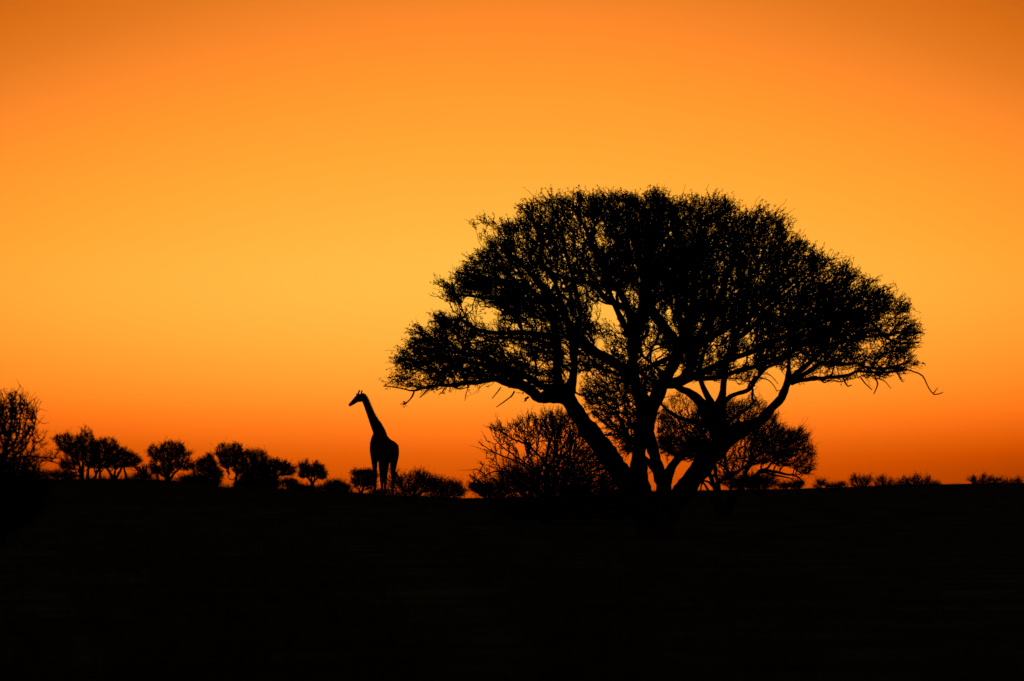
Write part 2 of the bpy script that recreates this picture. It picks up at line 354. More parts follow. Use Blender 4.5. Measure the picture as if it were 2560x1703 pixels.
TRUNK = [
    [(1640,1352,64,0),(1638,1332,50,0),(1634,1305,44,0),(1625,1272,38,0),(1612,1240,33,0)],
]
LIMBS = [
  # left stem and what it carries
  [(1632,1315,34,0),(1608,1272,33,-.15),(1572,1215,31,-.35),(1534,1158,29,-.5),(1497,1106,28,-.6),(1464,1064,25,-.7),(1436,1024,22,-.8),(1420,992,21,-.8),(1428,952,13,-.7),(1433,910,11,-.6),(1431,865,11,-.5),(1422,825,10,-.4),(1410,780,8,-.2),(1392,730,6,0),(1380,680,4,.2)],
  [(1440,1030,22,-.8),(1415,996,21,-.8),(1382,988,21,-.9),(1348,994,17,-1),(1322,974,14,-1.1),(1297,962,15,-1.2),(1264,957,11,-1.3),(1238,948,8.5,-1.4),(1200,955,6.5,-1.5),(1150,962,5.5,-1.6),(1100,966,4.5,-1.8),(1060,969,3.5,-1.9),(1030,976,2.5,-2),(1000,972,1.8,-2),(958,966,1.2,-2)],
  [(1418,992,17,-.8),(1388,974,14,-.6),(1355,966,10,-.4),(1322,946,9,-.2),(1285,928,8,0),(1240,906,6,.2),(1190,890,5,.4),(1130,880,4,.5),(1070,875,3,.6)],
  [(1415,985,13,-.7),(1396,950,12,-.5),(1392,905,12,-.3),(1392,860,11,-.2),(1386,815,11,0),(1374,770,9,.1),(1355,725,7,.2),(1330,690,5,.3),(1300,650,4,.4)],
  [(1390,850,9,-.2),(1350,836,7,-.3),(1300,832,6.5,-.5),(1250,833,6,-.6),(1205,828,5.5,-.7),(1172,812,5,-.8),(1150,799,4.5,-.9),(1120,797,3.5,-.9),(1098,800,2.5,-1),(1072,805,1.6,-1)],
  [(1392,872,7,-.2),(1345,850,6,0),(1300,848,5,.2),(1270,844,4,.3),(1230,850,3,.4),(1180,858,2.5,.5)],
  [(1300,955,13,-1.2),(1262,930,8,-1.5),(1220,915,7,-1.8),(1170,905,5,-2.2),(1120,900,4,-2.5),(1060,905,3,-2.8),(1010,900,2,-3)],
  [(1380,790,8,0),(1350,745,8,-.6),(1300,715,7,-1.2),(1240,700,6,-1.6),(1180,690,4,-1.9),(1140,680,3,-2.1)],
  [(1400,800,8,-.2),(1360,760,7,.8),(1310,745,6,1.4),(1250,745,5,1.9),(1190,742,4,2.2),(1130,735,3,2.4)],
  # centre stem
  [(1625,1300,38,.1),(1606,1240,31,.2),(1598,1180,24,.3),(1599,1120,20,.3),(1608,1075,25,.3),(1616,1040,27,.3),(1612,1005,22,.3),(1596,968,16,.2),(1591,920,14,.1),(1591,870,14,0),(1588,815,14,-.1),(1577,775,11,-.2),(1563,742,9,-.2),(1546,718,8,-.3),(1525,690,7,-.4),(1500,655,6,-.5),(1480,610,5,-.6),(1460,560,4,-.7)],
  [(1606,990,18,.2),(1582,948,16,.3),(1552,918,15,.4),(1520,899,14,.5),(1482,876,14,.6),(1447,850,13,.7),(1424,818,10,.8),(1400,775,9,1),(1370,730,7,1.2),(1335,690,6,1.5),(1290,650,5,1.8),(1250,610,4,2)],
  [(1583,790,11,-.1),(1562,768,8,-.5),(1535,754,7.5,-.8),(1512,740,7,-1.1),(1494,720,7,-1.3),(1478,707,7,-1.5),(1458,706,6,-1.8),(1434,706,5,-2),(1400,690,4,-2.3),(1360,670,3,-2.6)],
  [(1572,778,4,-.5),(1545,768,3,-.9),(1512,750,3,-1.2),(1500,735,2.5,-1.4),(1485,715,2.5,-1.6)],
  [(1590,830,14,0),(1603,790,16,.3),(1612,750,17,.5),(1612,705,14,.7),(1600,650,10,.9),(1585,590,7,1.1),(1570,530,5,1.3)],
  [(1645,1285,34,-.1),(1659,1225,23,-.2),(1645,1170,17,-.2),(1632,1120,16,0),(1622,1080,18,.1),(1618,1045,20,.2)],
  [(1618,1050,24,.3),(1636,1005,20,.3),(1660,958,17,.4),(1686,908,16,.5),(1700,872,18,.5),(1714,840,15,.5),(1728,800,12,.6),(1735,750,10,.7),(1740,690,8,.8),(1750,620,6,1),(1755,550,4,1.2)],
  [(1700,868,15,.5),(1672,832,14,.3),(1645,798,14,.1),(1622,762,14,-.2),(1612,715,11,-.5),(1620,660,8,-.8),(1640,600,6,-1.1),(1655,540,4,-1.4)],
  [(1690,888,8,.5),(1655,903,7,.9),(1620,920,6,1.4),(1590,932,5,1.9),(1560,945,4,2.3)],
  [(1672,962,14,.4),(1705,950,15,.1),(1728,915,14,-.2),(1742,870,13,-.5),(1762,820,11,-.8),(1790,770,9,-1.1),(1815,710,7,-1.4),(1835,640,5,-1.7),(1845,580,4,-2)],
  [(1700,955,14,.2),(1740,938,11,.4),(1790,914,9,.7),(1840,893,8,1),(1895,872,7,1.3),(1950,845,6,1.6),(2010,815,5,1.8),(2070,790,4,2)],
  # right trunk
  [(1640,1318,36,0),(1672,1280,33,.1),(1703,1238,30,.2),(1738,1188,28,.3),(1776,1142,27,.4),(1808,1106,27,.5),(1842,1080,24,.5),(1878,1066,18,.5),(1906,1050,14,.5),(1933,1021,12.5,.4),(1956,997,11.5,.4),(1967,972,10.5,.3),(1973,952,10.5,.3),(1974,925,5.5,.3),(1973,895,5,.3),(1978,850,4,.4),(1990,790,3,.5)],
  [(1808,1100,26,.5),(1788,1068,24,.4),(1768,1030,21,.3),(1745,1000,14,.3),(1722,983,10,.2),(1695,968,10,.1),(1668,945,7,-.1),(1640,920,5,-.4),(1612,895,4,-.8)],
  [(1765,1045,14,.3),(1752,1028,10,.2),(1747,1020,7,.2)],
  [(1800,1085,24,.5),(1798,1045,21,.5),(1803,1005,15,.6),(1808,972,10,.7),(1811,940,8,.8),(1820,900,8,1),(1838,850,7,1.3),(1855,790,6,1.6),(1868,720,5,1.8),(1878,650,4,2)],
  [(1792,1030,13,.5),(1772,995,9,.6),(1756,960,8,.7),(1750,920,7,.8),(1765,870,6,1.1),(1780,810,5,1.4),(1785,750,4,1.7)],
  [(1806,1010,9,.6),(1828,990,6.5,.3),(1858,981,6,0),(1878,970,5.5,-.2),(1890,950,5,-.4),(1915,922,4.5,-.7),(1950,905,4,-1),(1990,885,3,-1.3)],
  [(1740,945,9,0),(1790,945,7,-.4),(1845,928,7,-.7),(1900,912,6.5,-1),(1955,893,6,-1.2),(2010,860,6,-1.3),(2070,820,5,-1.4),(2130,780,4,-1.5),(2190,745,3,-1.6)],
  [(1974,948,9,.3),(1990,935,7.5,.1),(2017,914,7,-.1),(2040,891,6.5,-.3),(2058,862,6,-.5),(2085,820,5,-.7),(2120,775,4,-.9),(2160,730,3,-1)],
  [(1975,955,9,.3),(1992,946,8,.4),(2027,926,7,.5),(2052,908,6,.6),(2078,908,5.5,.7),(2113,911,5,.8),(2142,908,4.5,.9),(2163,918,4,1),(2208,922,3.5,1),(2247,914,2.8,1),(2280,902,2,1)],
  [(1978,957,9,.3),(2000,952,6.5,.3),(2046,947,5.5,.2),(2084,943,5,.1),(2122,939,4.5,0),(2144,929,4,-.1),(2182,932,3.4,-.2),(2237,929,2.8,-.3),(2266,924,2.3,-.3),(2286,931,2,-.4),(2304,943,2,-.4),(2314,962,1.8,-.4),(2333,985,1.7,-.4),(2358,981,1,-.4)],
  [(2122,780,5,-.9),(2170,800,4.5,-.4),(2210,840,4,0),(2250,855,3,.2),(2298,857,2.4,.3)],
  [(2010,862,5,-1.3),(2080,860,4.5,-1.8),(2140,845,4,-2),(2200,838,3,-2.2),(2250,832,2.5,-2.3),(2305,830,1.5,-2.4)],
  [(1792,1066,10,.4),(1741,1056,7,.1),(1705,1047,6,-.1),(1682,1036,5,-.2),(1664,1022,3.5,-.3)],
  [(1805,1064,8,.6),(1838,1042,5,.9),(1868,1022,4,1.1),(1890,1000,2.5,1.2)],
  [(1662,1232,20,-.1),(1668,1192,15,0),(1683,1160,12,.1),(1712,1134,12,.3),(1765,1108,14,.4)],
  # limbs that lean to and away from the viewer inside the crown
  [(1591,880,10,0),(1570,830,9,1),(1545,780,8,1.9),(1520,720,6,2.7),(1500,650,5,3.2)],
  [(1712,850,10,.5),(1700,800,9,1.4),(1690,740,7,2.3),(1685,670,6,3),(1680,600,4,3.5)],
  [(1728,915,10,-.2),(1720,850,9,-1.2),(1715,780,7,-2.1),(1710,700,6,-2.9),(1705,620,4,-3.4)],
  [(1742,870,9,-.5),(1800,830,8,-1.4),(1870,790,7,-2.2),(1940,740,5,-2.7),(2000,690,4,-3)],
  [(1838,850,7,1.3),(1900,800,6,1.9),(1960,740,5,2.4),(2020,690,4,2.7)],
  [(1430,865,8,-.5),(1450,800,7,-1.3),(1440,730,6,-2.1),(1420,650,5,-2.7),(1400,580,4,-3)],
]
BIGT = thing('thorn_tree', 'huge spreading thorn tree with forked trunk and wide domed crown, dominating the plain', 'tree', at(1640, 1345, DT))
ORG = np.array(BIGT.location)
rngT = np.random.default_rng(11)
Sp, Sr = [], []
g = Geo()
for rows in TRUNK:
    P, R = limb_pts(rows); g.tube(P, R, 18, .03, rngT); Sp.append(P); Sr.append(R)
g.make('trunk', BARK, BIGT, True, ORG)
for rows in LIMBS:
    P, R = limb_pts(rows)
    w = np.cumsum(rngT.normal(size=(len(P), 3)) * .011, 0); w -= np.linspace(0, 1, len(P))[:, None] * w[-1]
    P = P + w * np.clip((R.max() - R) / R.max(), 0, 1)[:, None]
    g = Geo(); g.tube(P, R * .9 * (1 + .07 * np.sin(np.arange(len(P)) * .9 + rngT.random() * 6) + .04 * rngT.normal(size=len(P))), 12, .03, rngT)
    g.make('limb', BARK, BIGT, True, ORG); Sp.append(P); Sr.append(R)

OUT = [(962,968),(958,950),(985,925),(968,905),(990,875),(985,862),(1010,850),(1020,825),(1040,808),(1052,822),(1075,815),(1068,798),(1100,782),(1150,778),(1165,790),
       (1225,798),(1232,765),(1200,762),(1150,757),(1105,752),(1088,740),(1105,722),(1082,700),(1110,706),(1128,690),(1150,672),(1143,640),(1175,635),(1205,612),(1222,590),(1190,560),
       (1184,537),(1215,545),(1240,560),(1262,545),(1280,548),(1300,515),(1290,498),(1330,500),(1350,480),(1400,482),(1450,472),(1500,478),(1560,470),(1600,476),(1640,462),(1668,482),
       (1720,494),(1760,486),(1800,500),(1835,492),(1850,512),(1880,530),(1915,515),(1960,540),(1965,565),(1985,590),(2015,588),(2035,612),(2075,640),(2100,655),(2140,660),(2165,690),
       (2185,692),(2200,725),(2235,735),(2262,730),(2285,765),(2275,800),(2300,815),(2310,845),(2285,870),(2290,895),(2318,910),(2280,930),(2230,938),(2180,940),(2120,950),(2050,950),
       (2000,948),(1972,930),(1935,925),(1900,950),(1885,968),(1850,980),(1820,950),(1760,945),(1700,950),(1672,985),(1640,985),(1610,960),(1588,990),(1590,1075),(1582,1190),(1572,1168),
       (1530,1112),(1488,1062),(1452,1022),(1440,985),(1440,945),(1410,930),(1398,975),(1350,960),(1330,975),(1290,968),(1240,952),(1180,962),(1110,968),(1060,975),(1020,972)]
MODS = [ # cx, cy, rx, ry, factor
  (1520,768,52,36,.07),(1478,760,18,30,.15),(1530,735,30,22,.10),(1562,722,15,20,.3),(1515,845,58,48,.42),(1488,865,22,26,.4),
  (1625,845,26,50,.28),(1640,880,34,26,.15),(1605,900,18,22,.4),(1490,940,50,28,.4),(1440,945,16,24,.15),(1412,890,14,55,.35),
  (1195,780,44,24,.0),(1150,800,40,10,.5),(1320,812,60,13,.30),(1240,812,45,12,.45),(1270,866,22,14,.15),(1200,848,60,10,.5),(1310,850,60,6,.5),
  (1210,955,75,8,.15),(1110,955,70,10,.45),(1010,945,60,28,.45),(1340,905,38,16,.4),(1310,955,25,14,.3),
  (1712,925,16,30,.1),(1690,820,20,22,.35),(1655,770,26,30,.5),(1730,745,12,20,.5),(1780,855,40,22,.35),(1780,900,40,22,.45),
  (1870,893,26,18,.12),(1890,930,50,12,.3),(1950,925,25,16,.02),(1880,830,20,30,.4),(1990,915,16,22,.15),(2020,932,40,12,.1),
  (1980,720,18,22,.35),(1920,750,18,14,.35),(1900,690,14,14,.4),(2120,930,60,13,.08),(2230,850,60,18,.35),(2200,905,80,14,.5),(2060,915,60,16,.5),(2250,800,50,30,.55),(2200,875,40,12,.4),
  (2150,690,14,30,.5),(1360,560,120,60,.8),(1500,590,22,14,.3),(1390,700,80,35,.55),(1380,640,40,25,.6),(1540,1060,60,70,.75),(1700,1085,60,50,.45),(1665,1050,30,30,.4),(1500,985,30,35,.8),
  (1760,1000,200,60,.0),(1530,560,400,30,1.0),(1720,600,160,90,1.25),(1900,780,220,60,1.2),(2120,780,90,60,1.2),(1640,640,120,70,1.1),(1290,730,90,40,1.2),(1210,880,90,40,.85)]
LOW1 = [(1640,1032),(1664,1012),(1705,1022),(1750,1052),(1790,1095),(1745,1136),(1708,1148),(1682,1172),(1676,1205),(1662,1205),(1655,1150),(1644,1085)]
LOW2 = [(1818,1002),(1845,985),(1890,988),(1912,1002),(1908,1030),(1880,1052),(1835,1058)]
def crown_targets(n, rng, noisy=.38):
    # clumps plus loose scatter
    out_ = []
    nc = 800
    def depth(x, y, r):
        B = 3.9 * np.sqrt(np.clip(1 - ((x - 1640) / 790.0) ** 2, .10, 1))
        B = B * np.interp(y, [460, 520, 800, 900, 1000, 1140], [.45, .8, 1, .75, .5, .35])
        return B * r
    poly = OUT
    def dens(x, y):
        w = np.full(len(x), .62)
        for cx, cy, rx, ry, f in MODS:
            q = ((x-cx)/rx)**2 + ((y-cy)/ry)**2
            k = 1 / (1 + np.exp((q - 1) * 5))
            w *= 1 + (f - 1) * k
        return w * (in_poly(x, y, poly) | in_poly(x, y, LOW1) | in_poly(x, y, LOW2))
    def draw(m, gen):
        X = []; c = 0
        while c < m:
            x, y, z = gen(4 * m)
            k = rng.random(len(x)) * 1.6 < dens(x, y)
            x, y, z = x[k], y[k], z[k]; X.append(np.stack([x, y, z], 1)); c += len(x)
        return np.concatenate(X)[:m]
    uni = lambda m: (lambda x, y: (x, y, depth(x, y, rng.uniform(-1, 1, m))))(rng.uniform(950, 2330, m), rng.uniform(455, 1145, m))
    cc = draw(nc, uni)
    def clump(m):
        i = rng.integers(0, nc, m); s = rng.normal(size=(m, 3))
        return cc[i, 0] + s[:, 0] * 20, cc[i, 1] + s[:, 1] * 13, cc[i, 2] + s[:, 2] * .22
    a = draw(int(n * noisy), clump); b = draw(n - len(a), uni)
    T = np.concatenate([a, b]); return T
Tpx = crown_targets(17000, rngT)
o2 = Tpx[:, :2] - np.array([1640, 1000]); o2 /= np.linalg.norm(o2, axis=1)[:, None] + 1e-9
Tpx[:, :2] -= o2 * 20
rim = spline([(*p, 0) for p in OUT[:72]], 6)[:, :2]
sel = rngT.random(len(rim)) < .34; rp = rim[sel]; ro = rp - np.array([1640, 1000]); ro /= np.linalg.norm(ro, axis=1)[:, None]
ro += rngT.normal(size=ro.shape) * .35; dep = rngT.normal(size=len(rp)) * .9; ext = rngT.uniform(4, 20, len(rp)); rp = rp - ro * 7
notch = ((rp[:, 0] - 1195) / 60) ** 2 + ((rp[:, 1] - 780) / 36) ** 2 > 1; rp, ro, dep, ext = rp[notch], ro[notch], dep[notch], ext[notch]
rimT = np.concatenate([np.stack([rp[:, 0] + ro[:, 0] * ext * q_, rp[:, 1] + ro[:, 1] * ext * q_, dep], 1) for q_ in (-3.0, -2.1, -1.3, -.5)])
keepT = rngT.random(len(Tpx)) < 1; nb = rim[rngT.integers(0, len(rim), 34)]; nr = rngT.uniform(14, 27, 34)           # bites out of the dome's edge
Tpx = np.concatenate([Tpx[keepT], rimT])
Tpx = Tpx[(np.linalg.norm((Tpx[:, None, :2] - nb[None]) / nr[None, :, None], axis=2).min(1) > 1) | (rngT.random(len(Tpx)) < .06)]
TT = at(Tpx[:, 0], Tpx[:, 1], DT + Tpx[:, 2])
S = np.concatenate(Sp); SR = np.concatenate(Sr)
base0 = at(1640, 1345, DT)
SPth = np.linalg.norm(S - base0, axis=1)
k = (SR < .17) ; S2, SR2, SP2 = S[k], SR[k], SPth[k]
G, F = Geo(), Geo()
branchwork(G, F, S2, SR2, SP2, TT, .35, rngT, r0=.0058, rexp=.39, seg=.13, jit=.13, sprig=(1, 3), slen=(.16, .38), sr=.0105, centre=at(1640, 1010, DT), spur=.06, leafprob=.62,
           leaf=.050, nleaf=5, spread=.011, asp=.42, nseg=4, thorns=.8, whip=.05)
# bare dead twigs hanging under the low limbs
HANG = [[(1036,977,2.4),(1031,990,2.2),(1022,1002,1.8),(1012,1010,2),(1008,1012,1.5)],[(1075,972,2.2),(1062,982,2),(1050,994,1.6)],[(1112,970,2),(1106,980,2),(1098,986,1.5)],
        [(1286,978,2.6),(1279,990,2),(1262,1003,1.6),(1241,1018,1.2)],[(1252,968,1.6),(1240,985,1.3),(1230,996,1)],[(1172,966,1.2),(1165,985,1),(1162,1002,.8)],
        [(1322,992,3),(1314,997,2.6),(1312,1004,2.4),(1316,1001,1.6)],[(1140,970,2),(1150,973,1.6),(1170,968,1.2)],
        [(2108,945,2.2),(2112,955,2),(2120,966,1.8),(2130,963,1.2)],[(2152,944,2),(2162,958,1.8),(2180,975,1.4)],[(2185,938,2.2),(2194,960,2),(2184,986,1.2)],[(2190,945,1.6),(2210,952,1.2),(2228,972,.8)],
        [(2242,930,2),(2248,942,2),(2256,955,1.4)],[(2050,948,2.2),(2062,957,2),(2078,950,1.8),(2100,955,1.6),(2120,948,1.4)],
        [(1893,944,1.8),(1920,950,1.4),(1935,965,1.2),(1942,978,1)],[(1942,978,1),(1952,975,.8),(1960,972,.8)],[(1905,935,1.4),(1925,938,1.2),(1945,960,.9)],
        [(1880,975,1.6),(1888,995,1.2),(1895,1008,1)],[(2333,985,1.6),(2340,975,1.2),(2345,970,.8)],
        [(1480,1030,3),(1530,1072,2.6),(1562,1068,2.5)],[(1500,1088,3),(1535,1086,2.5),(1570,1078,2.2)]]
for h in HANG:
    P, R = limb_pts([(a, b, c, -1.0) for a, b, c in h], 6); G.tube(P, R, 5, .1, rngT)
    i_ = rngT.integers(0, len(P), 5); A_ = P[i_]; D_ = rngT.normal(size=A_.shape) * .05; G.sticks(A_, A_ + D_, .004, .002)
F.leaves(np.repeat(at(1011, 1009, DT - 1)[None], 34, 0) + rngT.normal(size=(34, 3)) * .045, .06, rngT)
cr = G.make('crown', TWIG, BIGT, False, ORG)
F.make('foliage', LEAF, cr, False, ORG)

# ------------------------------------------------------------------ other thorn trees and scrub
def gy(px, d):
    """photo row of the ground at column px, d metres away"""
    return HOR - (float(ground_z((px - 1280) / FPX * d, d)) - CAMZ) / d * FPX

def plant(name, label, cat, d, lobes, stems, n, seed, group=None, fine=1.0, bf=.6, poly=None, mods=(), leafprob=1.0,
          sprig=(1, 2), nleaf=4, leafs=1.0, whip=.14, r0=None, bias=.5, depthk=.8, thin=1.0, rexp=.42, clumps=2, srk=1.0, grow_=1.0):
    """lobes (px,py,rx,ry[,weight]); stems rows (px,py,r_px,depth_m), row py None = on the ground"""
    rng = np.random.default_rng(seed); ppm = FPX / d
    if d >= 400 and cat == 'tree': fine, leafs, n, whip = .74, 1.45, int(n * 1.25), .10
    b = stems[0][0]; base = at(b[0], gy(b[0], d) if b[1] is None else b[1], d)
    base[2] = float(ground_z(base[0], base[1]))
    t = thing(name, label, cat, base, group); O = np.array(t.location)
    Sp_, Sr_ = [], []
    for ist, st in enumerate(stems):
        g = Geo()
        rows = [(a, (gy(a, d) + 3 if b_ is None else b_), c, (0 if len(r_) < 4 else r_[3])) for r_ in st2list(st) for a, b_, c in [r_[:3]]]
        P = spline([(a, b_, dd * ppm, c) for a, b_, c, dd in rows], 4 + ppm * .04)
        dd = d + P[:, 2] / ppm; W = at(P[:, 0], P[:, 1], dd); R = P[:, 3] / FPX * dd * thin
        w = np.cumsum(rng.normal(size=W.shape) * .022, 0); w -= np.linspace(0, 1, len(W))[:, None] * w[-1]; W = W + w * .6
        g.tube(W, R, 7, .06, rng); Sp_.append(W); Sr_.append(R)
        g.make(('trunk' if ist == 0 else 'limb') if cat != 'bush' else 'stem', BARK, t, True, O)
    X = []
    if poly is not None:
        xs = [p[0] for p in poly]; ys_ = [p[1] for p in poly]; cx = (min(xs)+max(xs))/2; hw = (max(xs)-min(xs))/2
        while sum(map(len, X)) < n:
            x = rng.uniform(min(xs), max(xs), 4*n); y = rng.uniform(min(ys_), max(ys_), 4*n)
            w = in_poly(x, y, poly) * .6
            for mx, my, rx, ry, f in mods:
                w = w * (1 + (f - 1) / (1 + np.exp((((x-mx)/rx)**2 + ((y-my)/ry)**2 - 1) * 5)))
            k_ = rng.random(4*n) < w
            B = hw * depthk * np.sqrt(np.clip(1 - ((x-cx)/hw/1.05)**2, .08, 1)) / ppm
            X.append(np.stack([x, y, B * rng.uniform(-1, 1, 4*n)], 1)[k_])
        X = np.concatenate(X)[:n]
    else:
        wt = np.array([l[2] * l[3] * (l[4] if len(l) > 4 else 1) for l in lobes], float); wt /= wt.sum()
        i = rng.choice(len(lobes), n, p=wt); Lb = np.array([l[:4] for l in lobes], float)[i]; Lb[:, 2:] *= 1.08
        s = rng.normal(size=(n, 3)); s /= np.linalg.norm(s, axis=1)[:, None]; s *= rng.random(n)[:, None] ** bias
        X = np.stack([Lb[:, 0] + s[:, 0] * Lb[:, 2], Lb[:, 1] + s[:, 1] * Lb[:, 3], s[:, 2] * Lb[:, 2] * depthk / ppm], 1)
    T = at(X[:, 0], X[:, 1], d + X[:, 2])
    T = T[T[:, 2] > ground_z(T[:, 0], T[:, 1]) + .03]
    S_ = np.concatenate(Sp_); R_ = np.concatenate(Sr_)
    G_, F_ = Geo(), Geo()
    branchwork(G_, F_, S_, R_, np.linalg.norm(S_ - base, axis=1), T, bf, rng, r0=(r0 or .010 * fine), rexp=rexp, seg=.2 * fine, jit=.2,
               sprig=sprig, slen=(.22 * fine, .62 * fine), sr=.014 * fine * srk, leaf=.085 * fine * leafs, nleaf=nleaf,
               spread=.04 * fine, spur=.11 * fine, thorns=.8, centre=base, whip=whip, updir=.45, leafprob=leafprob)
    c = G_.make('crown', TWIG, t, False, O)
    F_.make('foliage', LEAF, c, False, O)
    return t
def st2list(st): return [tuple(r) for r in st]

# tree behind the big one, right
plant('thorn_tree', 'fine-twigged thorn tree behind the right trunk of the big tree, lower crown drooping right', 'tree', 205, None, [
   [(1802,None,11,0),(1796,1232,8,-.1),(1788,1190,6,-.2),(1780,1150,5,-.4),(1768,1110,4,-.6),(1748,1070,3,-.8)],
   [(1806,None,10,0),(1828,1232,6,.2),(1822,1190,5,.3),(1815,1150,4.5,.5),(1808,1120,4,.7),(1800,1080,3,.9)],
   [(1812,None,11,0),(1850,1222,7,0),(1863,1190,6,-.1),(1880,1152,6,-.2),(1877,1122,5,-.2),(1886,1090,4,-.3),(1890,1050,3,-.4)],
   [(1846,1226,8,0),(1880,1193,6.5,.1),(1905,1170,6,.1),(1932,1172,4.5,.1),(1962,1180,3.5,0),(1990,1188,2.6,0),(2004,1200,1.8,0),(2012,1212,1,0)],
   [(1870,1205,5,0),(1900,1184,4,.4),(1940,1190,3,.6),(1975,1196,2,.7),(1990,1206,1,.7)],
   [(1880,1150,5,0),(1905,1132,4.5,.3),(1935,1138,4,.5),(1965,1142,3,.6),(1995,1135,2.5,.7)],
   [(1798,None,9,0),(1770,1222,4,.2),(1752,1204,3,.2),(1738,1208,2.4,.2),(1730,1222,2,.2)],
   [(1790,1235,5,0),(1772,1205,3.5,.3),(1756,1202,3,.4),(1752,1214,2.4,.4),(1750,1230,2,.4)],
   [(1796,1232,8,0),(1760,1170,5,.5),(1720,1110,4,.8),(1695,1050,3,1)]],
   4600, 21, poly=[(1652,1040),(1665,1004),(1700,985),(1740,1002),(1760,1030),(1790,1025),(1830,1002),(1850,1012),(1885,1002),(1905,1010),(1920,1022),(1942,1042),(1938,1062),
   (1960,1074),(1985,1082),(2003,1068),(2008,1085),(2024,1092),(2018,1108),(2032,1122),(2034,1148),(2030,1178),(2018,1192),(2000,1185),(1985,1172),(1940,1163),(1905,1160),(1870,1165),
   (1850,1185),(1820,1205),(1790,1200),(1760,1180),(1730,1150),(1700,1150),(1645,1120)], mods=[(1700,1020,40,30,.25),(1690,1080,50,30,.5),(1860,1125,22,30,.35),(1830,1120,25,40,.35),(1815,1180,55,26,.35),(1900,1140,30,10,.3),(1930,1110,70,45,1.5),(1985,1150,40,14,.6),(1880,1050,50,30,.6)],
   fine=.55, bf=.5, whip=.12, thin=.85, rexp=.36, srk=1.1, nleaf=3, leafs=.8)
# bush behind the big tree, left
plant('thorn_bush', 'large bare-twigged bush under the left limb of the big tree', 'bush', 188, None, [
   [(1368,None,9,0),(1364,1200,7,0),(1366,1165,6,0),(1371,1120,5,.1),(1379,1085,4,.2),(1384,1048,3,.3)],
   [(1366,1172,5,0),(1350,1140,5,-.2),(1326,1118,5,-.4),(1298,1103,4,-.6),(1262,1086,3,-.8),(1230,1066,2.4,-1)],
   [(1372,1170,5,0),(1388,1140,4.5,.4),(1397,1105,4,.8),(1400,1060,3,1.1)],
   [(1372,1180,5,0),(1412,1135,4,-.4),(1442,1095,3.4,-.6),(1470,1080,2,-.7)],
   [(1355,1235,5,0),(1325,1175,4,.3),(1290,1150,3.5,.5),(1245,1135,3,.7),(1215,1118,2,.9),(1195,1105,1.2,1)],
   [(1350,1262,5,0),(1290,1195,3.5,.2),(1245,1178,3,.3),(1210,1190,2.2,.4),(1186,1205,1.5,.5)],
   [(1350,1190,4,0),(1310,1160,3.5,-.6),(1260,1120,3,-.9),(1235,1098,2,-1.1)],
   [(1372,1262,6,0),(1440,1200,4,.2),(1500,1170,3,.3),(1540,1190,2,.3)]],
   3000, 22, poly=[(1172,1218),(1178,1196),(1192,1172),(1196,1150),(1212,1132),(1204,1112),(1215,1098),(1236,1088),(1218,1072),(1244,1060),(1262,1064),(1268,1054),(1292,1060),(1302,1046),(1342,1040),(1372,1022),
   (1402,1030),(1422,1036),(1442,1062),(1482,1112),(1532,1152),(1582,1184),(1592,1300),(1240,1300),(1200,1240)],
   mods=[(1300,1120,90,45,.4),(1220,1150,60,70,.25),(1380,1060,50,30,1.3),(1450,1180,110,60,1.4)], fine=.55, bf=.6, whip=.10, leafs=.8, leafprob=.5, nleaf=3, sprig=(1, 3), thin=.6, rexp=.36, srk=1.5, r0=.0085)
# dense scrub behind
plant('thorn_bush', 'dense dark bush low behind the bare-twigged bush, under the big tree', 'bush', 320,
   [(1285,1190,46,38),(1345,1205,60,38),(1430,1225,80,42),(1520,1235,70,36),(1255,1225,30,28)],
   [[(1380,None,7,0),(1340,1215,4,0),(1300,1185,3,-.4)],[(1385,None,7,0),(1420,1225,4,.3),(1480,1215,3,.4)],[(1400,None,5,0),(1500,1240,4,0),(1540,1225,3,0)]], 1700, 23, fine=.8, bf=.5)
plant('thorn_bush', 'small flat-topped bush left of the bare-twigged bush and the sky gap', 'bush', 340,
   [(1212,1226,34,18),(1190,1222,14,10)], [[(1214,None,3,0),(1212,1240,2.4,0),(1205,1226,2,0)],[(1214,None,3,0),(1225,1236,2,0),(1235,1226,1.5,0)]], 500, 24, fine=.7, bf=.5)
